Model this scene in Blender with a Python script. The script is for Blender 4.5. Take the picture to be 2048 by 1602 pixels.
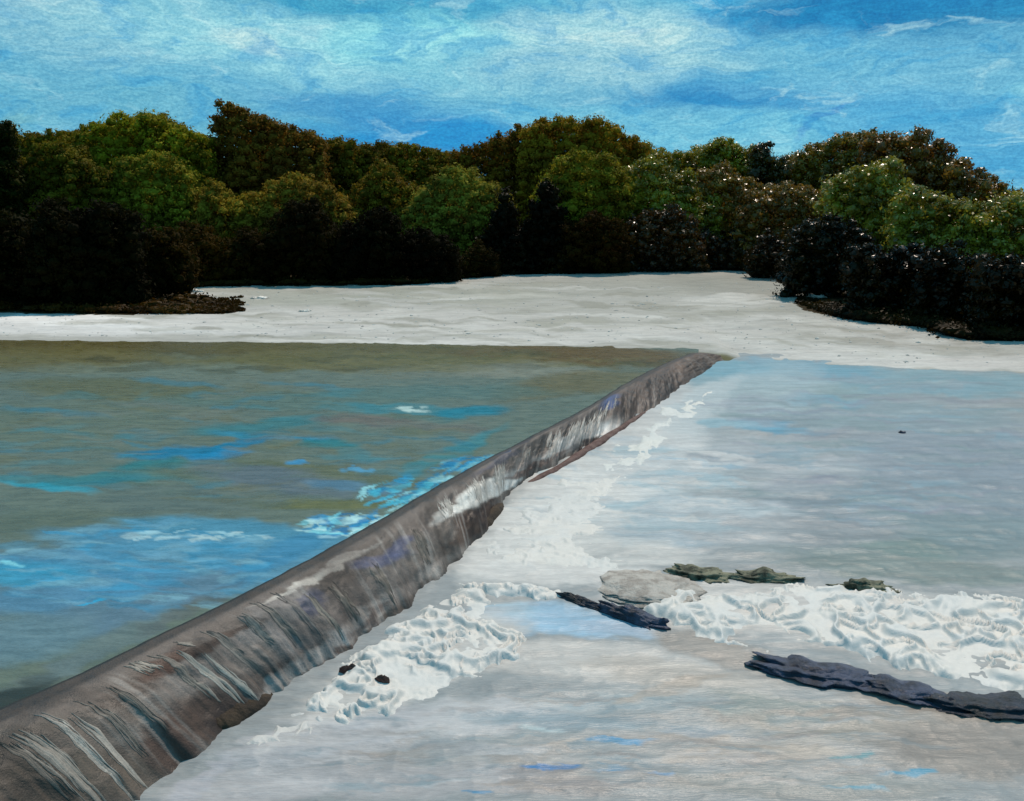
import bpy, math, random
import numpy as np
from mathutils import Vector
for o in list(bpy.data.objects): bpy.data.objects.remove(o)
S = bpy.context.scene; COL = S.collection
rng = np.random.default_rng(7); random.seed(7)

# ------------------------------------------------------------------ camera
FPX, CX, CY, HC = 1773.0, 1024.0, 801.0, 6.0          # focal length and centre in photo pixels, eye height in metres
TH = math.radians(11.8); CT, ST = math.cos(TH), math.sin(TH)
cam = bpy.data.cameras.new('camera'); co = bpy.data.objects.new('camera', cam); COL.objects.link(co)
co.location = (0, 0, HC); co.rotation_euler = (math.pi/2 - TH, 0, 0)
cam.sensor_fit = 'HORIZONTAL'; cam.angle = 2*math.atan(1024/FPX); cam.clip_end = 4000
S.camera = co
S.view_settings.view_transform = 'Standard'; S.view_settings.look = 'None'
S.view_settings.exposure = 0; S.view_settings.gamma = 1; S.view_settings.use_curve_mapping = False

def lin(c, k=1.0):
    c = np.asarray(c, float)/255
    return np.where(c <= .04045, c/12.92, ((c+.055)/1.055)**2.4)*k
def ray(px, py):
    u = np.asarray(px, float)-CX; v = np.asarray(py, float)-CY
    return u, FPX*CT - v*ST, -(FPX*ST + v*CT)
def pix(X, Y, Z):
    X, Y, Z = np.broadcast_arrays(np.asarray(X, float), Y, Z)
    d = Z-HC; dep = np.maximum(Y*CT - d*ST, .05); up = Y*ST + d*CT
    return CX + FPX*X/dep, CY - FPX*up/dep

# ------------------------------------------------------------------ sky
SUN_EL, SUN_AZ = 60.0, 24.0         # azimuth from +Y, positive = right
W = bpy.data.worlds.new('World'); S.world = W; W.use_nodes = True
nt = W.node_tree; nt.nodes.clear()
def N(nt, t, **k):
    n = nt.nodes.new(t)
    for a, b in k.items(): setattr(n, a, b)
    return n
def M(nt, op, a, b=None, c=None, clamp=False):
    n = N(nt, 'ShaderNodeMath', operation=op, use_clamp=clamp)
    for i, v in enumerate((a, b, c)):
        if v is None: continue
        if isinstance(v, (int, float)): n.inputs[i].default_value = v
        else: nt.links.new(v, n.inputs[i])
    return n.outputs[0]
def comb(nt, x, y, z=0.0):
    n = N(nt, 'ShaderNodeCombineXYZ')
    for i, v in enumerate((x, y, z)):
        if isinstance(v, (int, float)): n.inputs[i].default_value = v
        else: nt.links.new(v, n.inputs[i])
    return n.outputs[0]
def noise(nt, vec, scale, detail=3, rough=.5, dist=0.0, col=False):
    n = N(nt, 'ShaderNodeTexNoise'); nt.links.new(vec, n.inputs['Vector'])
    n.inputs['Scale'].default_value = scale; n.inputs['Detail'].default_value = detail
    n.inputs['Roughness'].default_value = rough; n.inputs['Distortion'].default_value = dist
    return n.outputs['Color' if col else 'Fac']
def mixc(nt, fac, a, b, mode='MIX'):
    n = N(nt, 'ShaderNodeMix', data_type='RGBA', blend_type=mode)
    for i, v in ((0, fac), (6, a), (7, b)):
        if isinstance(v, (int, float)): n.inputs[i].default_value = v
        elif isinstance(v, (tuple, list, np.ndarray)): n.inputs[i].default_value = (*[float(q) for q in v[:3]], 1)
        else: nt.links.new(v, n.inputs[i])
    return n.outputs[2]
def ramp(nt, fac, lo, hi, a=0.0, b=1.0):
    n = N(nt, 'ShaderNodeMapRange', interpolation_type='SMOOTHSTEP'); nt.links.new(fac, n.inputs[0])
    for i, v in enumerate((lo, hi, a, b)): n.inputs[i+1].default_value = v
    return n.outputs[0]

tc = N(nt, 'ShaderNodeTexCoord'); sp = N(nt, 'ShaderNodeSeparateXYZ'); nt.links.new(tc.outputs['Generated'], sp.inputs[0])
az = M(nt, 'MULTIPLY', M(nt, 'ARCTAN2', sp.outputs[0], sp.outputs[1]), 57.2958)
el = M(nt, 'MULTIPLY', M(nt, 'ARCSINE', sp.outputs[2]), 57.2958)
p0 = comb(nt, az, M(nt, 'MULTIPLY', el, 2.6))
wn = noise(nt, p0, .16, 4, .6, 0, True)
ws = N(nt, 'ShaderNodeSeparateColor'); nt.links.new(wn, ws.inputs[0])
azw = M(nt, 'ADD', az, M(nt, 'MULTIPLY', M(nt, 'SUBTRACT', ws.outputs[0], .5), 7.0))
elw = M(nt, 'ADD', el, M(nt, 'MULTIPLY', M(nt, 'SUBTRACT', ws.outputs[1], .5), 2.6))
big = noise(nt, comb(nt, azw, M(nt, 'MULTIPLY', elw, 3.0)), .075, 5, .55, .4)
sky = N(nt, 'ShaderNodeTexSky'); sky.sky_type = 'NISHITA'; sky.sun_disc = False
sky.sun_elevation = math.radians(SUN_EL); sky.sun_rotation = math.radians(SUN_AZ)
skyn = mixc(nt, 1.0, sky.outputs[0], (.07, .07, .07), 'MULTIPLY')
c = mixc(nt, ramp(nt, big, .36, .62), lin((44, 152, 206)), lin((120, 190, 216)))
puff = noise(nt, comb(nt, azw, M(nt, 'MULTIPLY', elw, 2.6)), .34, 6, .62, .5)
c = mixc(nt, ramp(nt, puff, .50, .70, 0, .5), c, lin((168, 212, 228)))
c = mixc(nt, ramp(nt, puff, .46, .30, 0, .30), c, lin((24, 132, 196)))
# cloud banks and clear patches, each an ellipse of directions (photo px for reading the spot)
BL = [(520,30,330,45,0,(52,146,186),.9),(950,45,300,50,0,(70,160,198),.6),(1850,25,260,42,3,(20,122,180),1.),(2010,75,130,50,0,(40,132,182),.8),
 (820,240,300,56,4,(20,136,202),.95),(640,205,120,26,4,(24,132,198),.8),(1180,175,260,42,4,(38,140,192),.85),(1430,205,190,26,3,(36,132,192),.9),(1560,120,160,32,6,(48,146,190),.8),
 (40,20,80,30,0,(120,180,200),.5),(120,50,120,42,14,(176,206,218),.95),(300,130,360,60,6,(112,178,206),.8),(640,95,320,42,5,(150,206,222),.9),
 (495,82,60,16,14,(196,220,224),.55),(900,105,170,44,8,(140,212,226),.9),(860,85,70,20,0,(160,220,230),.7),(1020,160,220,40,3,(118,182,210),.75),(1000,215,160,20,3,(110,178,208),.5),
 (1230,90,180,50,3,(168,210,222),.95),(1250,72,90,13,0,(190,216,222),.5),(1160,130,160,30,-4,(140,190,212),.7),(1400,255,330,28,3,(112,186,216),.9),(1250,235,120,26,0,(108,180,212),.7),(1700,130,180,44,9,(112,180,212),.8),
 (1980,120,110,44,0,(108,176,210),.7),(1720,190,260,24,7,(100,172,210),.6),(1930,270,200,50,10,(76,160,208),.75),(250,215,260,34,2,(96,168,198),.8),(60,180,100,60,0,(100,170,202),.7),
 (20,238,46,14,0,(120,176,184),.4),(1640,245,50,5,-28,(40,120,196),.5),(480,215,120,22,4,(108,176,206),.6),(700,215,130,24,4,(24,130,194),.5)]
for (bx, by, rx, ry, an, colr, al) in BL:
    d = ray(bx, by); a0 = math.degrees(math.atan2(d[0], d[1])); e0 = math.degrees(math.atan2(d[2], math.hypot(d[0], d[1])))
    kx = 57.3/FPX*rx*1.15; ky = 57.3/FPX*ry*1.15; ca, sa = math.cos(math.radians(-an)), math.sin(math.radians(-an))
    dx = M(nt, 'SUBTRACT', azw, a0); dy = M(nt, 'SUBTRACT', elw, e0)
    u = M(nt, 'ADD', M(nt, 'MULTIPLY', dx, ca/kx), M(nt, 'MULTIPLY', dy, sa/kx))
    v = M(nt, 'ADD', M(nt, 'MULTIPLY', dx, -sa/ky), M(nt, 'MULTIPLY', dy, ca/ky))
    r2 = M(nt, 'ADD', M(nt, 'MULTIPLY', u, u), M(nt, 'MULTIPLY', v, v))
    c = mixc(nt, M(nt, 'MULTIPLY', ramp(nt, r2, 2.1, .35), al), c, lin(colr))
gap = noise(nt, comb(nt, M(nt, 'ADD', azw, 40.0), M(nt, 'MULTIPLY', elw, 2.4)), .26, 5, .6, .6)
c = mixc(nt, ramp(nt, gap, .50, .34, 0, .5), c, lin((40, 148, 204)))
c = mixc(nt, ramp(nt, gap, .56, .72, 0, .5), c, lin((176, 216, 228)))
wisp = noise(nt, comb(nt, azw, M(nt, 'MULTIPLY', elw, 5.0)), .9, 5, .65, .6)
c = mixc(nt, 1.0, c, mixc(nt, ramp(nt, wisp, .3, .7), (.74, .88, .94), (1.34, 1.18, 1.1)), 'MULTIPLY')
fine = noise(nt, comb(nt, az, M(nt, 'MULTIPLY', el, 1.6)), 5.2, 2, .7)
c = mixc(nt, 1.0, c, mixc(nt, ramp(nt, fine, .3, .7), (.82, .87, .9), (1.2, 1.14, 1.1)), 'MULTIPLY')
c = mixc(nt, .05, c, skyn)
c = mixc(nt, 1.0, c, (.98, 1.07, 1.04), 'MULTIPLY')
bg = N(nt, 'ShaderNodeBackground'); nt.links.new(c, bg.inputs[0]); bg.inputs[1].default_value = 1.0
wo = N(nt, 'ShaderNodeOutputWorld'); nt.links.new(bg.outputs[0], wo.inputs[0])

sl = bpy.data.lights.new('sun', 'SUN'); so = bpy.data.objects.new('sun', sl); COL.objects.link(so)
sl.energy = 4.2; sl.angle = math.radians(.53); sl.color = (1, .84, .70)
a_, e_ = math.radians(SUN_AZ), math.radians(SUN_EL)
so.rotation_euler = Vector((math.sin(a_)*math.cos(e_), math.cos(a_)*math.cos(e_), math.sin(e_))).to_track_quat('Z', 'Y').to_euler()

# ------------------------------------------------------------------ numpy noise
def vnoise(x, y, seed=0):
    x = np.asarray(x, float); y = np.asarray(y, float)
    xi = np.floor(x).astype(np.int64); yi = np.floor(y).astype(np.int64)
    fx = x-xi; fy = y-yi; fx = fx*fx*(3-2*fx); fy = fy*fy*(3-2*fy)
    def h(a, b):
        n = (a*374761393 + b*668265263 + seed*1274126177) & 0xffffffff
        n = ((n ^ (n >> 13))*1274126177) & 0xffffffff
        return ((n ^ (n >> 16)) & 0xffff)/65535.0
    return (h(xi, yi)*(1-fx)+h(xi+1, yi)*fx)*(1-fy) + (h(xi, yi+1)*(1-fx)+h(xi+1, yi+1)*fx)*fy
def fbm(x, y, seed=0, o=4, g=.5):
    r = 0; a = 1; t = 0
    for i in range(o):
        r = r + a*vnoise(x*2**i+13.7*i, y*2**i+7.1*i, seed+i); t += a; a *= g
    return r/t
def ridge(x, y, seed=0, o=3):
    r = 0; a = 1; t = 0
    for i in range(o):
        r = r + a*(1-np.abs(2*vnoise(x*2**i+5*i, y*2**i+9*i, seed+i)-1))**2.2; t += a; a *= .5
    return r/t
def inpoly(px, py, poly):
    r = np.zeros(np.shape(px), bool); n = len(poly)
    for i in range(n):
        x0, y0 = poly[i]; x1, y1 = poly[(i+1) % n]
        if y0 == y1: continue
        c = ((y0 > py) != (y1 > py)) & (px < (x1-x0)*(py-y0)/(y1-y0)+x0); r ^= c
    return r
def sstep(a, b, x): t = np.clip((x-a)/(b-a), 0, 1); return t*t*(3-2*t)

# ------------------------------------------------------------------ object helpers
def tag(o, label=None, cat=None, group=None, kind=None):
    for k, v in (('label', label), ('category', cat), ('group', group), ('kind', kind)):
        if v: o[k] = v
    return o
def mesh(name, V, F, mat, parent=None, col=None, smooth=True, loc=None):
    me = bpy.data.meshes.new(name); V = np.asarray(V, np.float32); F = np.asarray(F, np.int32)
    n, k = F.shape
    me.vertices.add(len(V)); me.vertices.foreach_set('co', V.ravel())
    me.loops.add(n*k); me.loops.foreach_set('vertex_index', F.ravel())
    me.polygons.add(n); me.polygons.foreach_set('loop_start', np.arange(0, n*k, k, dtype=np.int32))
    me.polygons.foreach_set('use_smooth', np.full(n, smooth))
    me.update(calc_edges=True)
    if col is not None:
        a = me.color_attributes.new('tint', 'FLOAT_COLOR', 'POINT')
        a.data.foreach_set('color', np.c_[col, np.ones(len(V))].astype(np.float32).ravel())
    me.materials.append(mat)
    o = bpy.data.objects.new(name, me); COL.objects.link(o)
    if parent: o.parent = parent
    if loc is not None: o.location = loc
    return o
def gridfaces(ny, nx, keep=None):
    i = np.arange(ny*nx).reshape(ny, nx)
    F = np.stack([i[:-1, :-1], i[1:, :-1], i[1:, 1:], i[:-1, 1:]], -1)[..., ::1]
    if keep is not None:
        k = keep[:-1, :-1] & keep[1:, :-1] & keep[1:, 1:] & keep[:-1, 1:]; return F[k]
    return F.reshape(-1, 4)
def compact(V, F, C=None):
    u, inv = np.unique(F.ravel(), return_inverse=True)
    return V[u], inv.reshape(F.shape), (C[u] if C is not None else None)
def empty(name, loc):
    o = bpy.data.objects.new(name, None); COL.objects.link(o); o.location = loc; return o

# ------------------------------------------------------------------ materials
def mat_painted(name, rough=.6, spec=.3, bump=(.5, .02), scale=(1, 1, 1), nsc=6.0, vary=.12, attr=True, colour=None, fine=60., detail=6, metal=0, rvar=0.):
    m = bpy.data.materials.new(name); m.use_nodes = True; t = m.node_tree; b = t.nodes['Principled BSDF']
    tc = N(t, 'ShaderNodeTexCoord'); mp = N(t, 'ShaderNodeMapping'); t.links.new(tc.outputs['Object'], mp.inputs[0]); mp.inputs['Scale'].default_value = scale
    n1 = noise(t, mp.outputs[0], nsc, detail, .62, .3); n2 = noise(t, mp.outputs[0], fine, 3, .6)
    if attr:
        a = N(t, 'ShaderNodeAttribute', attribute_name='tint'); base = a.outputs['Color']
    else:
        rg = N(t, 'ShaderNodeRGB'); rg.outputs[0].default_value = (*[float(q) for q in colour], 1); base = rg.outputs[0]
    f = M(t, 'ADD', M(t, 'MULTIPLY', n1, .6), M(t, 'MULTIPLY', n2, .4))
    lo, hi = 1-vary*1.6, 1+vary*1.6
    base = mixc(t, 1.0, base, mixc(t, ramp(t, f, .32, .68), (lo, lo, lo), (hi, hi, hi*.99)), 'MULTIPLY')
    t.links.new(base, b.inputs['Base Color'])
    b.inputs['Roughness'].default_value = rough; b.inputs['Specular IOR Level'].default_value = spec
    if rvar: t.links.new(ramp(t, n1, .35, .65, rough-rvar, rough+rvar), b.inputs['Roughness'])
    bp = N(t, 'ShaderNodeBump'); bp.inputs['Strength'].default_value = bump[0]; bp.inputs['Distance'].default_value = bump[1]
    t.links.new(f, bp.inputs['Height']); t.links.new(bp.outputs[0], b.inputs['Normal'])
    return m
MAT_POOL = mat_painted('pool_water', .3, .16, (.5, .04), (.45, 1.6, 1), 3.0, .14, fine=26, rvar=.08)
MAT_RIVER = mat_painted('river_water', .42, .3, (.6, .04), (.28, 1.5, 1), 2.6, .11, fine=24)
MAT_FOAM = mat_painted('foam', .55, .35, (.6, .02), (1, 1, 1), 9, .04, fine=50)
MAT_GRAVEL = mat_painted('pale_gravel', .85, .15, (.8, .05), (.35, 1.3, 1), 2.0, .10, fine=12)
MAT_EARTH = mat_painted('dark_earth', .95, .1, (.8, .1), (1, 1, 1), 1.5, .25, fine=10)
MAT_WEIR = mat_painted('wet_weir_concrete', .55, .22, (.8, .03), (1, 1, 1), 4, .16, fine=38, rvar=.12)
MAT_VEIL = mat_painted('falling_water', .6, .2, (.6, .02), (1, 1, 1), 10, .10, fine=50)
def rockmat(name, c1, c2, rough=.7):
    m = bpy.data.materials.new(name); m.use_nodes = True; t = m.node_tree; b = t.nodes['Principled BSDF']
    tc = N(t, 'ShaderNodeTexCoord'); n1 = noise(t, tc.outputs['Object'], 3.5, 6, .65); n2 = noise(t, tc.outputs['Object'], 16, 5, .7)
    t.links.new(mixc(t, ramp(t, n1, .38, .62), c1, c2), b.inputs['Base Color']); b.inputs['Roughness'].default_value = rough
    bp = N(t, 'ShaderNodeBump'); bp.inputs['Strength'].default_value = .9; bp.inputs['Distance'].default_value = .06
    t.links.new(n2, bp.inputs['Height']); t.links.new(bp.outputs[0], b.inputs['Normal']); return m
MAT_NAVY = rockmat('dark_slate', lin((26, 30, 44)), lin((58, 66, 88)), .5)
MAT_NAVY2 = rockmat('black_slate', lin((10, 14, 18)), lin((34, 40, 54)), .5)
MAT_MOSS = rockmat('mossy_rock', lin((44, 46, 30)), lin((120, 118, 96)), .8)
MAT_TAUPE = rockmat('taupe_rock', lin((138, 130, 122)), lin((172, 166, 158)), .8)
MAT_RUST = rockmat('rusty_rock', lin((70, 36, 28)), lin((96, 70, 62)), .7)
MAT_PALE = rockmat('pale_stone', lin((206, 196, 184)), lin((228, 220, 210)), .9)
MAT_BARK = rockmat('bark', lin((38, 28, 18)), lin((60, 46, 30)), .9)
_leaf = {}
def leafmat(c, gloss=.55, key=None):
    k = (tuple(c), gloss)
    if k in _leaf: return _leaf[k]
    m = bpy.data.materials.new('foliage'); m.use_nodes = True; t = m.node_tree; b = t.nodes['Principled BSDF']
    g = N(t, 'ShaderNodeNewGeometry'); L = np.minimum(lin(c)*(2.3 if sum(c) > 110 else 1.25)*(np.array([1.25, 1.12, .7]) if sum(c) < 111 else 1.)*np.array([1.14, .94, .55]), .2)
    n1 = noise(t, g.outputs['Position'], .34, 4, .6); n2 = noise(t, g.outputs['Position'], 3.5, 2, .6)
    col = mixc(t, ramp(t, n1, .36, .64), L*np.array([.75, .60, .50]), L*np.array([1.5, 1.30, .95]))
    col = mixc(t, 1., col, mixc(t, ramp(t, n2, .3, .7), (.82, .83, .86), (1.18, 1.16, 1.06)), 'MULTIPLY')
    t.links.new(col, b.inputs['Base Color']); b.inputs['Roughness'].default_value = gloss; b.inputs['Specular IOR Level'].default_value = (.18 if sum(c) < 75 else .4) if gloss < .5 else .08
    tr = N(t, 'ShaderNodeBsdfTranslucent'); t.links.new(col, tr.inputs[0])
    mx = N(t, 'ShaderNodeMixShader'); mx.inputs[0].default_value = .3
    t.links.new(b.outputs[0], mx.inputs[1]); t.links.new(tr.outputs[0], mx.inputs[2])
    t.links.new(mx.outputs[0], t.nodes['Material Output'].inputs[0])
    _leaf[k] = m; return m

# ------------------------------------------------------------------ painting colours onto a sheet (strokes given where they lie in the photo)
def paint(px, py, base, strokes, k, warp=26, seed=3, wb=(1., .94, .89)):
    px = px.astype(float); py = py.astype(float)
    qx = px + (fbm(px/45, py/16, seed, 4)-.5)*warp*3.2; qy = py + (fbm(px/50, py/14, seed+50, 4)-.5)*warp*1.1
    C = np.empty(px.shape+(3,)); C[:] = lin(base)
    for (cx, cy, rx, ry, an, colr, al) in strokes:
        m = (np.abs(qx-cx) < (rx+ry)*1.5) & (np.abs(qy-cy) < (rx+ry)*1.5)
        if not m.any(): continue
        ca, sa = math.cos(math.radians(an)), math.sin(math.radians(an))
        dx = qx[m]-cx; dy = qy[m]-cy; u = (dx*ca+dy*sa)/rx; v = (-dx*sa+dy*ca)/ry
        w = al*sstep(1.5, .35, u*u+v*v)
        C[m] = C[m]*(1-w[:, None]) + lin(colr)*w[:, None]
    return C*k*np.array(wb)
def scatter(n, cx, cy, rx, ry, cols, ln, th, an, al=.7, seed=1, anj=8):
    r = random.Random(seed); out = []
    for i in range(n):
        a = r.uniform(0, 6.283); q = math.sqrt(r.random())
        out.append((cx+rx*q*math.cos(a), cy+ry*q*math.sin(a), ln*r.uniform(.4, 1.4), th*r.uniform(.5, 1.5), an+r.uniform(-anj, anj), r.choice(cols), al*r.uniform(.5, 1)))
    return out

# ------------------------------------------------------------------ terrain
SH = np.array([(-400,62),(-120,50),(-60,44.5),(-25,43.2),(-8,42.2),(3,41.0),(9.5,39.9),(11,39.3),(14,37.9),(17.5,36.6),(21,36.4),(30,34),(60,26),(120,10),(400,-60)], float)
def zwat(X, d=0): return -.31*sstep(9.5, 10.6, X)*sstep(14, 3, d)
def shoreY(X): return np.interp(X, SH[:, 0], SH[:, 1])
def hgt(X, Y):
    X, Y = np.broadcast_arrays(np.asarray(X, float), np.asarray(Y, float))
    d = Y-shoreY(X) + (fbm(X*.7, Y*.7, 21, 3)-.5)*.7
    z = zwat(X, d) + np.where(d < 0, np.maximum(-3.2, d*.3), np.minimum(d*.06, .25)+np.clip(d-4, 0, 38)*.016)
    z = z + np.where(d > 0, (fbm(X*.5, Y*.9, 5, 4)-.5)*.16*np.clip(d/3, 0, 1), 0)
    z = z + np.clip(Y-95, 0, 200)*.02
    return z
def ground_at(px, py):
    dx, dy, dz = ray(px, py); t = np.full(np.shape(dx), 10.0)/dy
    Yv = np.full(np.shape(dx), 42.0)
    for _ in range(40):
        z = hgt(dx*Yv/dy, Yv); Yn = (z-HC)*dy/dz; Yv = Yv*.5+np.clip(Yn, 10, 400)*.5
    return dx*Yv/dy, Yv, hgt(dx*Yv/dy, Yv)
# visible edge of the pale gravel, in the photograph
GR = [(-3000,627),(0,627),(200,630),(440,628),(488,620),(470,608),(420,598),(385,592),(372,580),(400,574),(700,572),(830,570),(905,560),(1020,549),(1180,548),(1300,543),(1450,539),(1560,549),(1610,563),(1648,582),(1632,597),(1585,606),(1610,622),(1700,641),(1860,657),(1930,681),(2060,684),(3500,690),(3500,1700),(-3000,1700)]
Xs = np.concatenate([-np.geomspace(1500, 34, 26), np.arange(-33.6, 33.7, .16), np.geomspace(34, 1500, 26)])
Ys = np.concatenate([[-300, -100, -30, 0, 10, 20, 28, 31], np.arange(32, 47, .13), np.arange(47.2, 92, .4), np.geomspace(93, 2600, 26)])
GX, GY = np.meshgrid(Xs, Ys); GZ = hgt(GX, GY)
GP, GQ = pix(GX, GY, GZ)
wp = (fbm(GX*.8, GY*.5, 31, 4)-.5)
isg = inpoly(GP+wp*22, GQ+wp*4, GR) | (GY < shoreY(GX)+.3)
isg &= (GY < 100)
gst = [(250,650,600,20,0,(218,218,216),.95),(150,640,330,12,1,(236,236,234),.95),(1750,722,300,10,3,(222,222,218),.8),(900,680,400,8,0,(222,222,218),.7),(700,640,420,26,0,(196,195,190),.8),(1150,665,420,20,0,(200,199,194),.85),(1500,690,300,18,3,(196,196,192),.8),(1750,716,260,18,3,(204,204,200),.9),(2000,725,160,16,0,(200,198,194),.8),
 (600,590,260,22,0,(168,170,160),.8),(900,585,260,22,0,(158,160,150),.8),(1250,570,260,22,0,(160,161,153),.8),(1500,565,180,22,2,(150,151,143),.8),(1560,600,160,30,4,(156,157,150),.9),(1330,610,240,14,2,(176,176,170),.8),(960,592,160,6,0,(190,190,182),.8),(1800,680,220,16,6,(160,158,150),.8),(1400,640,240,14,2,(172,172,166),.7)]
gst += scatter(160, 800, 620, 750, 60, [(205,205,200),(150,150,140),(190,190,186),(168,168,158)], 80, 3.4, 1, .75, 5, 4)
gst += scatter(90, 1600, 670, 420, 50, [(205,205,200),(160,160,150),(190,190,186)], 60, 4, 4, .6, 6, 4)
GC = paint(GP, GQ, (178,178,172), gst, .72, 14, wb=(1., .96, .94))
wet = sstep(-.1, -.7, GY-shoreY(GX))[..., None]; GC = GC*(1-wet) + lin((92, 88, 62))*wet
n1 = fbm(GX*.4, GY*.4, 77, 4)[..., None]
GE = lin((30, 28, 14))*(1-n1) + lin((58, 42, 20))*n1
V = np.stack([GX, GY, GZ], -1).reshape(-1, 3)
F = gridfaces(len(Ys), len(Xs)).reshape(len(Ys)-1, len(Xs)-1, 4)
fk = isg[:-1, :-1]
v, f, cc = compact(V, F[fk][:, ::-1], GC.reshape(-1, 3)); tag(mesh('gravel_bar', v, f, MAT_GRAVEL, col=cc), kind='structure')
v, f, cc = compact(V, F[~fk][:, ::-1], GE.reshape(-1, 3)); tag(mesh('forest_floor', v, f, MAT_EARTH, col=cc), kind='structure')

# ------------------------------------------------------------------ weir lines
CREST = np.array([(-420,1640),(-200,1520),(0,1424),(150,1362),(300,1285),(450,1212),(600,1133),(700,1080),(800,1022),(900,962),(1000,908),(1100,858),(1196,806),(1252,769),(1300,742),(1350,720),(1386,707)], float)
TOE = np.array([(-60,1900),(140,1720),(300,1606),(420,1505),(545,1405),(640,1345),(730,1272),(800,1218),(885,1160),(950,1085),(1005,1000),(1075,950),(1160,905),(1248,858),(1312,818),(1382,766),(1464,714)], float)
def onz(px, py, z0=0., b=0.):
    dx, dy, dz = ray(px, py); t = (z0-HC)/(dz-b*dy); return dx*t, dy*t, HC+dz*t
RZ0, RB = -1.25, .025
cw = np.stack(onz(CREST[:, 0], CREST[:, 1], .04), -1); tw = np.stack(onz(TOE[:, 0], TOE[:, 1], RZ0, RB), -1)
def resample(P, n, k=1):
    t = np.arange(len(P)); s = np.linspace(0, len(P)-1, n)
    out = np.stack([np.interp(s, t, P[:, i]) for i in range(P.shape[1])], -1)
    for _ in range(k):
        out[1:-1] = out[1:-1]*.5+(out[:-2]+out[2:])*.25
    return out
NS = 900
cw = resample(cw, NS, 800); tw = resample(tw, NS, 260)
_s = np.r_[0, np.cumsum(np.linalg.norm(np.diff(cw[:, :2], axis=0), axis=1))]
_d = np.gradient(cw[:, :2], axis=0); _d /= np.linalg.norm(_d, axis=1)[:, None]; _n = np.stack([_d[:, 1], -_d[:, 0]], -1)
tw[:, :2] += _n*((fbm(_s*1.1, _s*0, 401, 5, .6)-.5)*.75*np.linspace(1, .35, NS))[:, None]
cw[:, :2] += _n*((fbm(_s*.9, _s*0, 402, 5, .6)-.5)*.10)[:, None]
crestpx = lambda py: np.interp(py, CREST[::-1, 1], CREST[::-1, 0])
toepx = lambda py: np.interp(py, TOE[::-1, 1], TOE[::-1, 0])

# ------------------------------------------------------------------ upper pool
def spaced(a, b, s, lo, hi, so):     # fine steps s between a and b, coarse outside to lo / hi
    return np.concatenate([np.arange(lo, a, so), np.arange(a, b, s), np.arange(b, hi, so)])
PX, PY = np.meshgrid(spaced(-30, 1480, 3.2, -2400, 1481, 24), spaced(655, 1440, 2.6, 640, 2300, 14))
X, Y, Z = onz(PX, PY, 0.)
Z = Z + (fbm(X*.9, Y*2.2, 11, 4)-.5)*.05 + (ridge(X*2.2, Y*4.5, 12, 2)-.4)*.018
pst = [(300,690,460,22,0,(86,76,26),1.),(800,700,420,20,0,(92,82,26),1.),(1180,712,260,20,2,(96,76,26),1.),(120,720,240,26,0,(102,94,44),.9),(700,725,420,18,0,(104,96,42),.9),(330,740,260,16,0,(110,122,108),.7),(900,745,200,14,0,(112,116,100),.7),(1060,742,150,18,0,(128,132,118),.8),  # olive tree and blue sky reflections painted into the pool colour
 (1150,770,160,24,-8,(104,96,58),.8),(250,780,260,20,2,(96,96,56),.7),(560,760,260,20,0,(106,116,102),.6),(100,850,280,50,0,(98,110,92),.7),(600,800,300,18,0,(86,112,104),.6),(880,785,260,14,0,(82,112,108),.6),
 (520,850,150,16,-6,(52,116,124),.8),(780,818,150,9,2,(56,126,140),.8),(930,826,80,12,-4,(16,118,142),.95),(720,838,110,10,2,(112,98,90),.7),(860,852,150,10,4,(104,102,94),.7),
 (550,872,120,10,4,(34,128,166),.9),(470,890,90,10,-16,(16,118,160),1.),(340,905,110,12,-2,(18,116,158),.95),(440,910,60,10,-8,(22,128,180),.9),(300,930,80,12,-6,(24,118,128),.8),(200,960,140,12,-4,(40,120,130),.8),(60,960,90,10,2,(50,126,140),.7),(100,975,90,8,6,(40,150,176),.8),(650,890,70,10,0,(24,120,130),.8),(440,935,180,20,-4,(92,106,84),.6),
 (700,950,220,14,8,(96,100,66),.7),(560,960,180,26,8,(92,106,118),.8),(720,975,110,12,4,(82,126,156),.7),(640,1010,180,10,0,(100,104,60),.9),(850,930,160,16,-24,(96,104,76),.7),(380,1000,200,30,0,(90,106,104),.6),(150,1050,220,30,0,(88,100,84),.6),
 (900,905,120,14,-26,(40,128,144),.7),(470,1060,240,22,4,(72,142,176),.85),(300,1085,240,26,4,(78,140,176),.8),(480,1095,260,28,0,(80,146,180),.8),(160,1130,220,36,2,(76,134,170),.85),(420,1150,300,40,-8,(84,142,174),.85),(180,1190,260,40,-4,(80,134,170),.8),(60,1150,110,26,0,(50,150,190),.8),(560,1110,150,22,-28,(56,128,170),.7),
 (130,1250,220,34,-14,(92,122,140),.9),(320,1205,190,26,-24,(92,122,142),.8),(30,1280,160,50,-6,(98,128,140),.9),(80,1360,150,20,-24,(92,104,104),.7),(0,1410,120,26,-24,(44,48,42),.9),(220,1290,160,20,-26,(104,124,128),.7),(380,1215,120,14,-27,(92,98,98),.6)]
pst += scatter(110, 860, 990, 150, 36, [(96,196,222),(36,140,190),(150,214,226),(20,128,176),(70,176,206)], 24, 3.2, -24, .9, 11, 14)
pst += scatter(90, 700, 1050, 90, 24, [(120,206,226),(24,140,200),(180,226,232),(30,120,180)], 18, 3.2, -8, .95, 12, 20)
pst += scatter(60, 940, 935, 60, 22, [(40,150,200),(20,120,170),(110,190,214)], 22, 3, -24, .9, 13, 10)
pst += scatter(150, 450, 880, 500, 120, [(60,126,140),(104,104,70),(110,118,108),(40,120,146),(84,104,92)], 70, 5, 0, .5, 14, 8)
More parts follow.
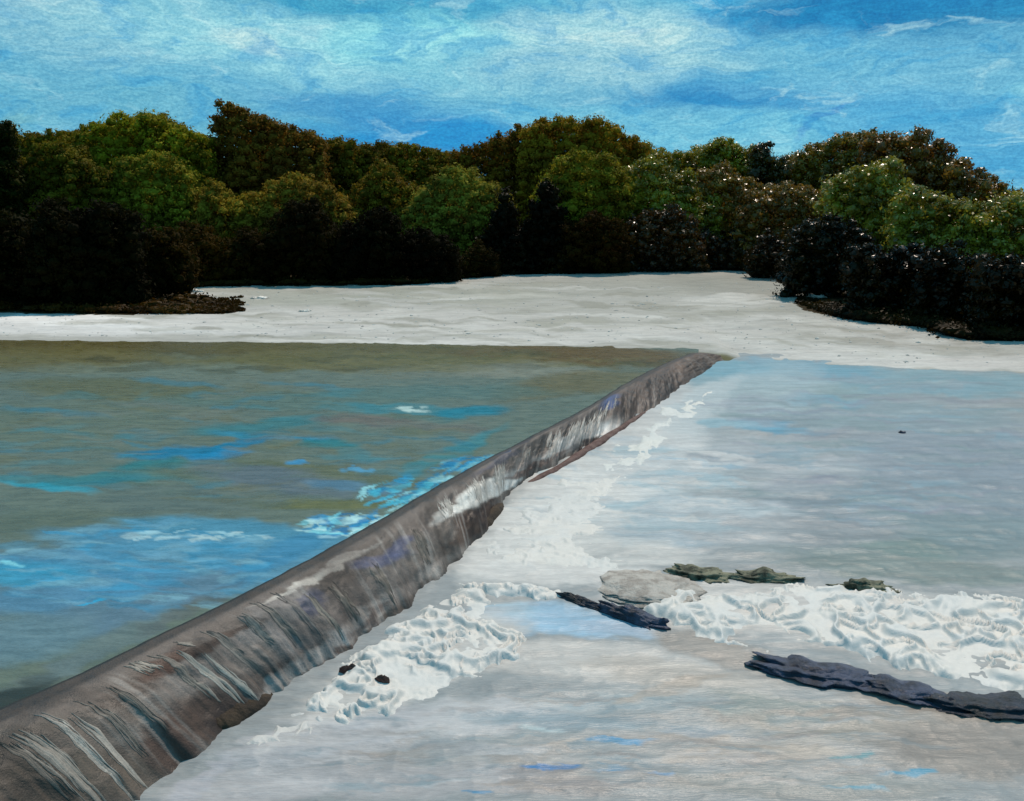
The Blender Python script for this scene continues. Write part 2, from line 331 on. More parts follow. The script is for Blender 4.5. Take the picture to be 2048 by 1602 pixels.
pst += scatter(120, 280, 1130, 320, 90, [(56,150,196),(104,156,184),(70,140,176),(120,170,190),(50,130,170)], 55, 5, 0, .6, 15, 10)
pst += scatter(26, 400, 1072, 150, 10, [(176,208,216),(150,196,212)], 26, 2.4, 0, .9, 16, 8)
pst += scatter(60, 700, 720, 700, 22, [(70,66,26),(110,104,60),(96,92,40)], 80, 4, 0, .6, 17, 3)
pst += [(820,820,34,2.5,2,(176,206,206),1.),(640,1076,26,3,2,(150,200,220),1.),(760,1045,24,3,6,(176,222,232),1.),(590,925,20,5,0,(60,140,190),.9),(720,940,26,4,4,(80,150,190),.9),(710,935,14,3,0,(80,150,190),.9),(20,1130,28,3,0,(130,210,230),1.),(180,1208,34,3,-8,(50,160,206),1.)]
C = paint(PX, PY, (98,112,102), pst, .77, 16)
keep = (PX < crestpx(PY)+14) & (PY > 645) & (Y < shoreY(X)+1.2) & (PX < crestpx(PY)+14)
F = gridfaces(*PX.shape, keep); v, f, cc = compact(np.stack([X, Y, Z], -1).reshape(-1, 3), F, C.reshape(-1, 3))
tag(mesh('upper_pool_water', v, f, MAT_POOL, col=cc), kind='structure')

# ------------------------------------------------------------------ lower river
PX, PY = np.meshgrid(spaced(280, 2080, 3.2, -700, 4200, 24), spaced(700, 1620, 2.8, 690, 2400, 16))
X, Y, Z = onz(PX, PY, RZ0, RB)
band = lambda s, cx, cy: s
Z = Z + (fbm(X*.8, Y*1.8, 41, 4)-.5)*.09 + (ridge(X*1.6, Y*3.6, 42, 2)-.4)*.025
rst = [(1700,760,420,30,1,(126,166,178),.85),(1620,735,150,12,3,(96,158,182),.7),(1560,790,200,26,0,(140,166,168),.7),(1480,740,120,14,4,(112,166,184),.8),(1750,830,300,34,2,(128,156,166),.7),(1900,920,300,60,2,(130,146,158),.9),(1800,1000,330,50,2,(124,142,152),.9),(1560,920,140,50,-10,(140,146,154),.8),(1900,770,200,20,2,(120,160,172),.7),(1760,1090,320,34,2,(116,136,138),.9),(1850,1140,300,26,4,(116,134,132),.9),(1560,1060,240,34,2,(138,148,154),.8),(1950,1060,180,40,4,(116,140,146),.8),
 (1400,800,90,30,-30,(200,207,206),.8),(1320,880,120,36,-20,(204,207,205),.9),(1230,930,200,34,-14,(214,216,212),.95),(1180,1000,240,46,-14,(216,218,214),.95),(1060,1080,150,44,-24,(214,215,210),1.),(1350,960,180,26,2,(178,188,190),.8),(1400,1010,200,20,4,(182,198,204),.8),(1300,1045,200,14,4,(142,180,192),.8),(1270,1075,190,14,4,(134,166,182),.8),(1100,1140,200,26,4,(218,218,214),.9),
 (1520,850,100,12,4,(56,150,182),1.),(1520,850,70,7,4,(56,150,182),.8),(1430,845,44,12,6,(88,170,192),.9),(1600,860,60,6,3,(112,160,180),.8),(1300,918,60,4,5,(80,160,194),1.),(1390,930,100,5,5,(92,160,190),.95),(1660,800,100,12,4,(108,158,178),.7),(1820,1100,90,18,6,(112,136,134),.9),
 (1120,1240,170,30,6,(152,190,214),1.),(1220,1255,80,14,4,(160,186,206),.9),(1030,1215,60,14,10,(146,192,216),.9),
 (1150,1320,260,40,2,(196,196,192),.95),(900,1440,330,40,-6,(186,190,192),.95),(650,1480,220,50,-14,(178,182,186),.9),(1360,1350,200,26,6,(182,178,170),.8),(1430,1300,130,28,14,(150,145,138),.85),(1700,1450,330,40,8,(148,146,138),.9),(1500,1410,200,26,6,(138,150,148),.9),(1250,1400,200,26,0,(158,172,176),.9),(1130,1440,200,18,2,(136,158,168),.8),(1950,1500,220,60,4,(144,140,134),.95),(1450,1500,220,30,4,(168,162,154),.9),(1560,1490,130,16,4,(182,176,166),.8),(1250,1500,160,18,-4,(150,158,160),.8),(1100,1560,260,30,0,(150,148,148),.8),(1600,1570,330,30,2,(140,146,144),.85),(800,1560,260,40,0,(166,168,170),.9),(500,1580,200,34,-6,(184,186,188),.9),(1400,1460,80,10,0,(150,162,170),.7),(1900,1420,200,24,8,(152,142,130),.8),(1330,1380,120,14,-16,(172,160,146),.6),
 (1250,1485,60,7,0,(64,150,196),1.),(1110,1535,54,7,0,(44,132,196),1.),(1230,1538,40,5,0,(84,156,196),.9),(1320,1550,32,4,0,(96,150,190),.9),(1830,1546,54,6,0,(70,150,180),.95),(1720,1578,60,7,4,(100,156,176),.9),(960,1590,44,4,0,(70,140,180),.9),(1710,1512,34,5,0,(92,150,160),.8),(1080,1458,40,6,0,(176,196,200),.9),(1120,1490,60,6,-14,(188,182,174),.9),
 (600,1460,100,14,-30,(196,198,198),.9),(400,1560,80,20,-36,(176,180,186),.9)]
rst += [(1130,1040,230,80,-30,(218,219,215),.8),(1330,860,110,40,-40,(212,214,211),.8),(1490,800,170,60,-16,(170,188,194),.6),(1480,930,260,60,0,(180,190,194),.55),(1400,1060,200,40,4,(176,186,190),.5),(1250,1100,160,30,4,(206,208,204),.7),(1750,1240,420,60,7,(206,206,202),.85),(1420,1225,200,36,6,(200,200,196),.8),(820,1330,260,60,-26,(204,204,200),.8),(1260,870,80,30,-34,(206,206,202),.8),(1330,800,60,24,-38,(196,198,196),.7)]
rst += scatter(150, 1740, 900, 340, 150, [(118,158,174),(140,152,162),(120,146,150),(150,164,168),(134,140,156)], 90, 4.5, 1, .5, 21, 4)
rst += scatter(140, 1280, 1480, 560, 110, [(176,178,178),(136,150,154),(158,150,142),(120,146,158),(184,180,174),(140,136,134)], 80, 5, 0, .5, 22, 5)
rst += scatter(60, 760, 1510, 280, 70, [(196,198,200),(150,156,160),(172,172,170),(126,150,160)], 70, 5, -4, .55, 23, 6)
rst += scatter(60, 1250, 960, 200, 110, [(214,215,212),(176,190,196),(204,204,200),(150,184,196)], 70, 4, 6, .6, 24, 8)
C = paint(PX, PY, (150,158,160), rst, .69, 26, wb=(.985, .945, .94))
keep = (PX > toepx(PY)-46) & (PY > 704)
F = gridfaces(*PX.shape, keep); v, f, cc = compact(np.stack([X, Y, Z], -1).reshape(-1, 3), F, C.reshape(-1, 3))
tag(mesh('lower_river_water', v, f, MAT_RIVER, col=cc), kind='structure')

# ------------------------------------------------------------------ foam: raised, ragged sheets of white water
def foam(name, poly, label, amp, sz, seed, lift=.05, cut=.0, edge=26, colr=(206,206,203), step=2.2, plane=(RZ0, RB), aniso=(1, 1), rag=34, holes=0., fade=.6, fadecol=(184,190,190), ragx=1.):
    P = np.array(poly, float); x0, y0 = P.min(0)-edge; x1, y1 = P.max(0)+edge
    PX, PY = np.meshgrid(np.arange(x0, x1, step), np.arange(y0, y1, step))
    wx = (fbm(PX/34, PY/20, seed, 4)-.5)*rag*2*ragx; wy = (fbm(PX/30, PY/18, seed+9, 4)-.5)*rag
    qx = PX+wx; qy = PY+wy
    ins = inpoly(qx, qy, poly)
    d = np.full(PX.shape, 1e9)
    for i in range(len(poly)):
        a = P[i]; b = P[(i+1) % len(P)]; ab = b-a; t = np.clip(((qx-a[0])*ab[0]+(qy-a[1])*ab[1])/(ab@ab+1e-9), 0, 1)
        d = np.minimum(d, np.hypot(qx-a[0]-t*ab[0], qy-a[1]-t*ab[1]))
    d = np.where(ins, d, -d)
    X, Y, Z = onz(PX, PY, *plane)
    ux = X*sz*aniso[0]; uy = Y*sz*aniso[1]
    wxx = (fbm(ux*.8, uy*.8, seed+70, 2)-.5)*2.0; wyy = (fbm(ux*.8, uy*.8, seed+80, 2)-.5)*2.0
    n_a = vnoise(ux+wxx, uy+wyy, seed+20); n_b = vnoise(ux*1.7-wyy, uy*1.7+wxx, seed+24)
    R = np.maximum((1-np.abs(2*n_a-1))**3.2, .7*(1-np.abs(2*n_b-1))**3.2)*sstep(.25, .6, vnoise(ux*.6, uy*.6, seed+27)+.15); L = fbm(ux*.35, uy*.35, seed+30, 3)
    pres = sstep(-edge*.3, edge, d)
    # thick daubs: sharp curled ridges on a lumpy sheet
    pk = sstep(.12, .75, R)
    h = lift + amp*(pk*.75 + (fbm(ux*2.2, uy*2.2, seed+33, 3)-.5)*.45 + (L-.5)*.7)
    Z = Z + h*pres - .11*(1-pres)
    keep = d > -edge*.6
    if holes: keep &= ~((L < holes) & (R < .1))
    g = .93 + .09*L + .0*R
    C = np.empty(PX.shape+(3,)); C[:] = lin(colr, .85)*np.array([1., .96, .93]); C *= g[..., None]
    tint = sstep(.42, .62, fbm(PX/70, PY/24, seed+44, 3))[..., None]
    C = C*(1-tint*.22) + lin((170,178,182))*tint*.22
    we = sstep(-edge*.6, edge*fade, d)[..., None]; C = C*we + lin(fadecol, .75)*np.array([1., .95, .91])*(1-we)
    F = gridfaces(*PX.shape, keep)
    v, f, cc = compact(np.stack([X, Y, Z], -1).reshape(-1, 3), F, C.reshape(-1, 3))
    return tag(mesh(name, v, f, MAT_FOAM, col=cc), label=label, cat='foam', kind='stuff')
foam('foam', [(590,1420),(640,1360),(720,1290),(800,1232),(880,1175),(960,1165),(1010,1200),(990,1235),(1070,1262),(1070,1310),(980,1350),(880,1400),(800,1440),(690,1450)],
     'thick churned white foam heaped at the foot of the weir', .13, 2.6, 101, lift=.02, edge=32)
foam('foam', [(930,1140),(960,1070),(1010,1000),(1080,960),(1160,930),(1240,900),(1290,950),(1230,1010),(1200,1080),(1290,1120),(1230,1165),(1120,1180),(1000,1165)],
     'smooth swirling white water running off the middle of the weir', .05, 1.7, 111, lift=.01, edge=60, aniso=(.8, 2.2), ragx=3., fade=1.1, fadecol=(196,202,200))
foam('foam', [(900,1160),(960,1166),(1050,1172),(1120,1180),(1150,1202),(1080,1205),(990,1196),(930,1185)],
     'short crumpled white crest of foam above the pale blue pool', .11, 3.2, 121, lift=.06, edge=12, rag=14)
foam('foam', [(1190,1206),(1290,1200),(1345,1172),(1480,1176),(1600,1152),(1700,1150),(1800,1166),(2100,1190),(2400,1205),(2400,1470),(2060,1400),(1880,1372),(1760,1335),(1640,1305),(1500,1322),(1400,1290),(1330,1255),(1260,1215)],
     'broad crumpled white foam band across the right foreground rapids', .14, 1.9, 131, lift=.02, rag=30, edge=34)
foam('foam', [(1270,860),(1330,815),(1392,772),(1440,735),(1430,780),(1400,830),(1340,880),(1300,930),(1230,960),(1150,960),(1180,915),(1230,880)],
     'thin pale foam along the far third of the weir', .05, 2.0, 141, lift=.015, edge=30, rag=34, ragx=1.6, colr=(206,208,204), fadecol=(190,198,198))
foam('foam', [(560,1420),(600,1400),(660,1440),(620,1480),(520,1510),(440,1530),(400,1560),(350,1600),(330,1590),(420,1520),(470,1480)],
     'low strip of pale foam leaving the near end of the weir', .05, 2.6, 151, lift=.0, edge=24, rag=24, colr=(190,191,190))

# ------------------------------------------------------------------ the weir
weir = empty('weir', tuple(cw[NS//3]))
tag(weir, 'long brown-grey concrete weir with rounded face running diagonally across the river', 'weir')
wl = Vector(cw[NS//3])
def prof(t):       # t 0..1 across: u fraction from crest to toe, drop fraction
    return t, (t**1.9)
NT = 56
tt = np.linspace(0, 1, NT)
U = tt[None, :]; s_idx = np.arange(NS)
P = cw[:, None, :]*(1-U[..., None]) + tw[:, None, :]*U[..., None]
s01 = np.linspace(0, 1, NS)[:, None]
top = cw[:, None, 2]+.02; bot = tw[:, None, 2]-.14
seg = np.cumsum(np.r_[0, np.linalg.norm(np.diff(cw[:, :2], axis=0), axis=1)])[:, None]
lip = .16
dr = np.where(U < lip, 0, np.clip((U-lip)/(1-lip), 0, 1)**1.75)
Zf = top*(1-dr)+bot*dr
Zf = Zf + (fbm(seg*.8+0*U, U*2.5, 61, 5, .6)-.5)*.30*sstep(.1, .5, U) + (ridge(seg*1.7+0*U, U*1.4, 62, 3)-.4)*.07*sstep(.2, .6, U)*(1-sstep(.9, 1, U))
P = np.stack([P[..., 0], P[..., 1], Zf], -1)
pp, qq = pix(P[..., 0], P[..., 1], P[..., 2])
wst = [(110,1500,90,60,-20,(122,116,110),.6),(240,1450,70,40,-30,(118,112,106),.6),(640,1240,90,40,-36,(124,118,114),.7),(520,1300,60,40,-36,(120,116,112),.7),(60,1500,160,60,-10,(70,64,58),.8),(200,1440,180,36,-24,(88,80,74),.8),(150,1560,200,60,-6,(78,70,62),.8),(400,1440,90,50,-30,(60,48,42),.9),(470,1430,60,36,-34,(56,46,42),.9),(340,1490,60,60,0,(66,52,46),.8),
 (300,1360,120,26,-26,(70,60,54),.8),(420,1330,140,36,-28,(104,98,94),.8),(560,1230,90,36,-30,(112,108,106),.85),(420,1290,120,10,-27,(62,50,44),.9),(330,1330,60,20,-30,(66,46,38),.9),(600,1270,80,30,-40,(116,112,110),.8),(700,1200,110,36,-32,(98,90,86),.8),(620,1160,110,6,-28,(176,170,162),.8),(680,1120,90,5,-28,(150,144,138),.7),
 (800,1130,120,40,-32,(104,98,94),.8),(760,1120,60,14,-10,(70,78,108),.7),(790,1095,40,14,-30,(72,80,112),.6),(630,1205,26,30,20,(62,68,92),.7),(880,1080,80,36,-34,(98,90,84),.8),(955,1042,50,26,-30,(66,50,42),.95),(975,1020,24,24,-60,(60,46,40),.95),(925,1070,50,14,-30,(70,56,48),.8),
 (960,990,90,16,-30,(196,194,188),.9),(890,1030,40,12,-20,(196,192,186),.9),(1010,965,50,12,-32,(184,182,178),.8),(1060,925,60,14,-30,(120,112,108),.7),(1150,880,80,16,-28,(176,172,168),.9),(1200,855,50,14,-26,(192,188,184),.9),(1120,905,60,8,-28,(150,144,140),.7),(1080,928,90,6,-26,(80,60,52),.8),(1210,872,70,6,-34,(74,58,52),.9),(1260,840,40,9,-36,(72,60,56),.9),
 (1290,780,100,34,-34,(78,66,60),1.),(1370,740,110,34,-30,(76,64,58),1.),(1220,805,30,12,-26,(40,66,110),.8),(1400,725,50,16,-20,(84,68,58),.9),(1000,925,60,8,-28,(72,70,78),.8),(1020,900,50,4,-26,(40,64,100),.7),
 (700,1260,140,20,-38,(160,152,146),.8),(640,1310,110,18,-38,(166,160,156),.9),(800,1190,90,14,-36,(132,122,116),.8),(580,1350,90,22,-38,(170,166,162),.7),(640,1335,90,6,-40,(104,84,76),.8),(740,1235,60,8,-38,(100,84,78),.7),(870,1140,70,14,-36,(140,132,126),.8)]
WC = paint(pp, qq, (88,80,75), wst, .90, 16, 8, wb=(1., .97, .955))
# runnels follow the fall of the water
st = fbm(seg*5.5+U*1.2, U*1.0, 63, 4)
st2 = fbm(seg*16+U*2, U*1.6, 64, 3)
k = sstep(.56, .74, st*.6+st2*.4)*sstep(.15, .35, U)
WC = WC*(1-k[..., None]*.26) + lin((176,170,164), .9)*k[..., None]*.26
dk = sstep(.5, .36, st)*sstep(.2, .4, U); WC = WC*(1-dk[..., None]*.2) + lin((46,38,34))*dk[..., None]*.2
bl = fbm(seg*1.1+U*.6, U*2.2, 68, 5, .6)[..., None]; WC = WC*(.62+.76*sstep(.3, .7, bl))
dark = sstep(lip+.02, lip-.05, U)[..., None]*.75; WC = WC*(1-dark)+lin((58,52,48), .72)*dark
kf = int(NT*lip)+1
def strip(name, a, b, flip=False):
    Q = P[:, a:b]; n = Q.shape[1]; V = Q.reshape(-1, 3)-np.array(wl)
    F = gridfaces(NS, n)
    return mesh(name, V, F, MAT_WEIR, weir, WC[:, a:b].reshape(-1, 3))
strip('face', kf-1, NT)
# crest slab: top, with an upstream edge going down into the pool
dirn = np.gradient(cw[:, :2], axis=0); dirn /= np.linalg.norm(dirn, axis=1)[:, None]
up = np.stack([-dirn[:, 1], dirn[:, 0]], -1)       # towards the pool
rows = []
for (off, z) in ((.16, -.7), (.15, -.02), (.11, .03), (.04, .05)):
    rows.append(np.c_[cw[:, 0]+up[:, 0]*off, cw[:, 1]+up[:, 1]*off, cw[:, 2]*0+z+.03*(fbm(seg[:, 0]*1.3, seg[:, 0]*0, 66, 3)-.5)])
Q = np.concatenate([np.stack(rows, 1), P[:, :kf]], 1)
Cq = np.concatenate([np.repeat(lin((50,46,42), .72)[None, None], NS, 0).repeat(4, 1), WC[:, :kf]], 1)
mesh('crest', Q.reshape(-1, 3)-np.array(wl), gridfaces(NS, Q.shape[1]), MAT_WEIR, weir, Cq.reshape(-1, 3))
# veils of water sliding over the face
def at_face(s, t):
    i = np.clip(s*(NS-1), 0, NS-1); j = np.clip(t*(NT-1), 0, NT-1)
    i0 = np.floor(i).astype(int); i1 = np.minimum(i0+1, NS-1); j0 = np.floor(j).astype(int); j1 = np.minimum(j0+1, NT-1)
    a = (i-i0)[..., None]; b = (j-j0)[..., None]
    return (P[i0, j0]*(1-a)+P[i1, j0]*a)*(1-b)+(P[i0, j1]*(1-a)+P[i1, j1]*a)*b
def s_of(px, py):    # nearest (s, t) on the face to a photo point
    d = (pp-px)**2+(qq-py)**2; i, j = np.unravel_index(np.argmin(d), d.shape); return i/(NS-1), j/(NT-1)
def veil(px, py, half, t0, t1, colr, seed, lift=.006):
    s0, _ = s_of(px, py); L = seg[-1, 0]; r = np.random.default_rng(seed); VV, FF, CC = [], [], []; base = 0
    ns = int(6+half*34)
    for q in range(ns):
        o = r.uniform(-1, 1); hw = r.uniform(.006, .05)*(1.4-abs(o)); n, m = 5, 26
        a, b = np.meshgrid(np.linspace(-1, 1, n), np.linspace(0, 1, m))
        ta = t0+(t1-t0)*r.uniform(0, .45)*(.4+abs(o)); tb = t1-(t1-t0)*r.uniform(0, .5)*(.3+abs(o))
        w = hw*np.sin(np.pi*(b*.94+.03))**.7*(.6+.8*fbm(b*7, a*0+q, seed, 2))
        sx = s0 + (o*half + a*w + (fbm(b*3, a*0, seed+1+q, 2)-.5)*.10)/L
        Q = at_face(sx, ta+(tb-ta)*b)
        Q[..., 2] += lift*(1-a**2) + .004
        C = np.empty(a.shape+(3,)); C[:] = lin(colr, .72)*np.array([1., .94, .88])*r.uniform(.6, 1.0); C *= (.65+.35*np.sin(np.pi*b)+.2*fbm(b*12, a+q, seed+4, 2))[..., None]
        FF.append(gridfaces(m, n)[:, ::-1]+base); VV.append(Q.reshape(-1, 3)-np.array(wl)); CC.append(C.reshape(-1, 3)); base += m*n
    return mesh('water_veil', np.concatenate(VV), np.concatenate(FF), MAT_VEIL, weir, np.concatenate(CC))
vs = [(120,1520,.34,.3,.93,(160,156,150)),(205,1530,.12,.35,.97,(190,186,180)),(250,1530,.10,.4,.97,(176,172,166)),(70,1530,.16,.3,.8,(128,122,116)),(230,1440,.16,.3,.8,(140,134,128)),(300,1430,.14,.3,.75,(130,124,118)),(150,1470,.09,.25,.8,(186,182,176)),
 (310,1345,.22,.18,.42,(176,170,162)),(385,1290,.10,.2,.4,(150,144,138)),(410,1380,.12,.45,.8,(150,146,140)),(435,1360,.10,.3,.9,(190,188,182)),(460,1350,.10,.45,.95,(186,184,178)),(390,1360,.07,.2,.7,(146,140,134)),(520,1260,.16,.3,.7,(150,148,144)),(560,1240,.12,.2,.8,(134,130,126)),(610,1230,.10,.2,.8,(128,126,126)),(480,1310,.16,.25,.8,(140,136,132)),
 (700,1210,.2,.4,.85,(126,120,114)),(650,1230,.13,.4,.9,(140,136,130)),(900,1030,.34,.25,.6,(206,204,200)),(960,990,.5,.28,.7,(206,204,200)),(1000,965,.4,.3,.8,(196,194,190)),(1050,930,.4,.35,.75,(150,146,142)),
 (1110,900,.3,.3,.85,(196,192,188)),(1150,880,.5,.3,.8,(196,192,188)),(1190,860,.5,.3,.8,(206,202,198)),(1215,845,.34,.25,.7,(196,192,188)),(1090,900,.14,.2,.6,(170,166,162)),(840,1080,.2,.4,.8,(124,118,112)),(760,1150,.25,.45,.9,(132,126,120))]
for i, (a, b, hw, t0, t1, cl) in enumerate(vs): veil(a, b, hw, t0, t1, cl, 200+i*7)
# low rubble ledge showing dark at the toe in three stretches
def ledge_part(name, pts, wid, mat):
    Pn = resample(np.array([np.array(onz(a, b, RZ0, RB)).ravel() for a, b in pts]), 60, 6)
    d = np.gradient(Pn[:, :2], axis=0); d /= np.linalg.norm(d, axis=1)[:, None]; nrm = np.stack([d[:, 1], -d[:, 0]], -1)
    a = np.linspace(0, np.pi, 14)[None]; s = np.linspace(0, 1, 60)[:, None]
    sd = int(abs(pts[0][0])); w = wid*(np.sin(np.pi*np.clip(s, .02, .98))**.4)*(.7+.7*fbm(s*7, a*.8, sd, 3))
    X = Pn[:, None, 0]+nrm[:, None, 0]*np.cos(a)*w; Y = Pn[:, None, 1]+nrm[:, None, 1]*np.cos(a)*w; Z = Pn[:, None, 2]-.05+np.sin(a)*w*.8
    return np.stack([X, Y, Z], -1)
for pts, w in (([(400,1470),(430,1450),(480,1420),(540,1385)], .26), ([(905,1085),(945,1062),(985,1030),(1000,1003)], .22), ([(1050,968),(1110,940),(1180,898),(1250,850),(1300,816)], .16)):
    Q = ledge_part('toe_ledge', pts, w, None)
    mesh('toe_ledge', Q.reshape(-1, 3)-np.array(wl), gridfaces(*Q.shape[:2]), MAT_RUST if pts[0][0] == 1050 else MAT_BARK, weir)

# ------------------------------------------------------------------ rocks
def ico(sub=4):
    import bmesh
    bm = bmesh.new(); bmesh.ops.create_icosphere(bm, subdivisions=sub, radius=1)
    V = np.array([v.co[:] for v in bm.verts]); F = np.array([[v.index for v in f.verts] for f in bm.faces]); bm.free(); return V, F
IV, IF = ico(5); IV2, IF2 = ico(2)
def rock(name, px, py, L, Wd, H, rot, mat, label, cat, seed, jag=.5, plane=(RZ0, RB), ztop=.35, group=None):
    x, y, z = [float(np.ravel(q)[0]) for q in (onz(px, py, *plane) if plane else ground_at(np.array([px]), np.array([py])))]
    D = IV; n = ridge(D[:, 0]*1.4+seed, D[:, 1]*1.4+D[:, 2]*1.9, seed, 4)+fbm(D[:, 0]*3+seed, D[:, 2]*3+D[:, 1]*2, seed+3, 4)
    r = 1+(n-1.0)*jag; r = r*(1+.2*(ridge(D[:, 0]*L*3+seed, D[:, 1]*2+D[:, 2]*2, seed+5, 3)-.45))
    Vv = D*r[:, None]*np.array([L, Wd, H]); Vv[:, 0] += 0
    # long rocks break into uneven humps
    hump = .55+.9*fbm(Vv[:, 0]/max(H, .1)*.5+seed, 0*Vv[:, 0], seed+8, 3); Vv[:, 2] *= hump
    ca, sa = math.cos(rot), math.sin(rot); Vv = np.c_[Vv[:, 0]*ca-Vv[:, 1]*sa, Vv[:, 0]*sa+Vv[:, 1]*ca, Vv[:, 2]]
    o = mesh(name, Vv, IF, mat, loc=(x, y, z+H*ztop-H*.5)); tag(o, label, cat, group); return o
def wpt(px, py): return np.array([float(q) for q in onz(px, py, RZ0, RB)])
def rock_between(name, a, b, wid, H, mat, label, seed, **k):
    A, B = wpt(*a), wpt(*b); d = B-A; L = np.linalg.norm(d[:2])/2; m = ((a[0]+b[0])/2, (a[1]+b[1])/2)
    mm = (A+B)/2; pxm = pix(*mm)
    return rock(name, float(pxm[0]), float(pxm[1]), L, wid, H, math.atan2(d[1], d[0]), mat, label, 'rock', seed, **k)
rock_between('rock', (1112,1190), (1215,1225), .10, .17, MAT_NAVY2, 'small jagged black rock at the left tip of the dark ledges', 31)
rock_between('rock', (1190,1212), (1345,1262), .20, .2, MAT_NAVY, 'low slate-blue rock ledge beside the pale blue pool', 37)
rock_between('rock', (1500,1322), (1760,1372), .40, .15, MAT_NAVY, 'long humped slate-blue ledge below the middle of the foam band', 43)
rock_between('rock', (1690,1362), (1920,1408), .36, .13, MAT_NAVY, 'flat slate-blue ledge between the humped ledge and the black rock', 47)
rock_between('rock', (1850,1405), (2130,1425), .44, .22, MAT_NAVY2, 'big black rock at the right edge below the foam', 53)
rock_between('rock', (1185,1178), (1400,1172), .85, .13, MAT_TAUPE, 'smooth pale taupe boulder half buried in the foam', 59, jag=.2)
rock_between('rock', (1335,1140), (1470,1158), .36, .16, MAT_MOSS, 'mossy olive rock on top of the taupe boulder', 61)
rock_between('rock', (1450,1152), (1605,1158), .3, .15, MAT_MOSS, 'mossy olive rock at the right end of the mossy pair', 67)
rock_between('rock', (1660,1172), (1790,1180), .22, .15, MAT_MOSS, 'faint olive rock awash near the top of the foam band', 71)
rock_between('rock', (680,1342), (716,1348), .035, .17, MAT_RUST, 'little rusty rock poking out of the thick foam', 73)
rock_between('rock', (748,1362), (778,1368), .03, .16, MAT_RUST, 'second little rusty rock lower in the thick foam', 79)
rock('stone', 1805, 866, .10, .10, .12, 0, MAT_NAVY, 'tiny dark stone alone in the calm right water', 'stone', 83)
rock('stone', 1632, 594, .75, .5, .22, 0, MAT_PALE, 'white stone at the tip of the dark right bank', 'stone', 85, plane=None)
rock('stone', 384, 583, .8, .5, .24, 0, MAT_PALE, 'white stone where the gravel meets the left bushes', 'stone', 87, plane=None)
rock('stone', 520, 596, .6, .5, .13, 0, MAT_PALE, 'low white stone on the gravel right of the left spit', 'stone', 89, plane=None)
rock('stone', 612, 622, .4, .35, .12, 0, MAT_PALE, 'small white stone on the gravel beyond the pool', 'stone', 91, plane=None)
# loose gravel and cobbles on the bar
n = 2000; r = rng
gx = r.uniform(-34, 34, n); gy = shoreY(gx)+r.uniform(.1, 1, n)**1.5*34; a_, b_ = pix(gx, gy, hgt(gx, gy))
ok = inpoly(a_, b_+3, GR); gx, gy = gx[ok], gy[ok]; gz = hgt(gx, gy); n = len(gx)
sz = r.uniform(.015, .05, n)*r.choice([1, 1, 1, 1.8], n)
OV = np.array([(1,0,0),(0,1,0),(-1,0,0),(0,-1,0),(0,0,1),(0,0,-1)], float); OF = np.array([(0,1,4),(1,2,4),(2,3,4),(3,0,4),(1,0,5),(2,1,5),(3,2,5),(0,3,5)])
th = r.uniform(0, 6.28, n); sc = np.stack([sz*r.uniform(1, 2.2, n), sz, sz*.55], -1)
q = OV[None]*sc[:, None]*r.uniform(.7, 1.2, (n, 6, 1)); q = np.stack([q[..., 0]*np.cos(th)[:, None]-q[..., 1]*np.sin(th)[:, None], q[..., 0]*np.sin(th)[:, None]+q[..., 1]*np.cos(th)[:, None], q[..., 2]], -1)
q += np.stack([gx, gy, gz+sz*.15], -1)[:, None]
gc = lin((206,206,200), .8)*r.uniform(.55, 1.05, n)[:, None]
tag(mesh('gravel', q.reshape(-1, 3), (OF[None]+np.arange(n)[:, None, None]*6).reshape(-1, 3), MAT_GRAVEL, col=np.repeat(gc, 6, 0), smooth=False), label='pale loose cobbles and gravel strewn over the bar beyond the weir', cat='gravel', kind='stuff')

# ------------------------------------------------------------------ trees and shrubs
SIL = np.array([(-900,300),(-500,260),(-200,250),(0,246),(32,240),(60,274),(90,265),(130,262),(190,254),(240,236),(270,226),(320,222),(360,240),(400,260),(440,276),(447,224),(470,203),(500,215),(540,228),(580,244),(620,260),(650,274),(690,275),(740,292),(790,280),(850,294),(900,303),(950,292),(1000,270),(1050,248),(1090,240),(1150,235),(1220,245),(1260,275),(1310,295),(1360,305),(1400,290),(1440,268),(1480,288),(1530,284),(1546,318),(1590,300),(1640,275),(1700,260),(1760,270),(1830,262),(1870,285),(1900,315),(1950,345),(2000,365),(2048,394),(2200,420),(2500,400),(3000,380)], float)
def sil(px): return np.interp(px, SIL[:, 0], SIL[:, 1])
def zat(py, Y):        # height seen at photo row py at distance Y
    d = ray(0*np.asarray(py), py); return HC + d[2]/d[1]*Y
def tube(pts, rad, k=7):
    V = []; F = []
    for i, (p, r_) in enumerate(zip(pts, rad)):
        for j in range(k):
            a = 6.283*j/k; V.append((p[0]+r_*math.cos(a), p[1]+r_*math.sin(a), p[2]))
    for i in range(len(pts)-1):
        for j in range(k):
            F.append((i*k+j, i*k+(j+1) % k, (i+1)*k+(j+1) % k, (i+1)*k+j))
    return V, F
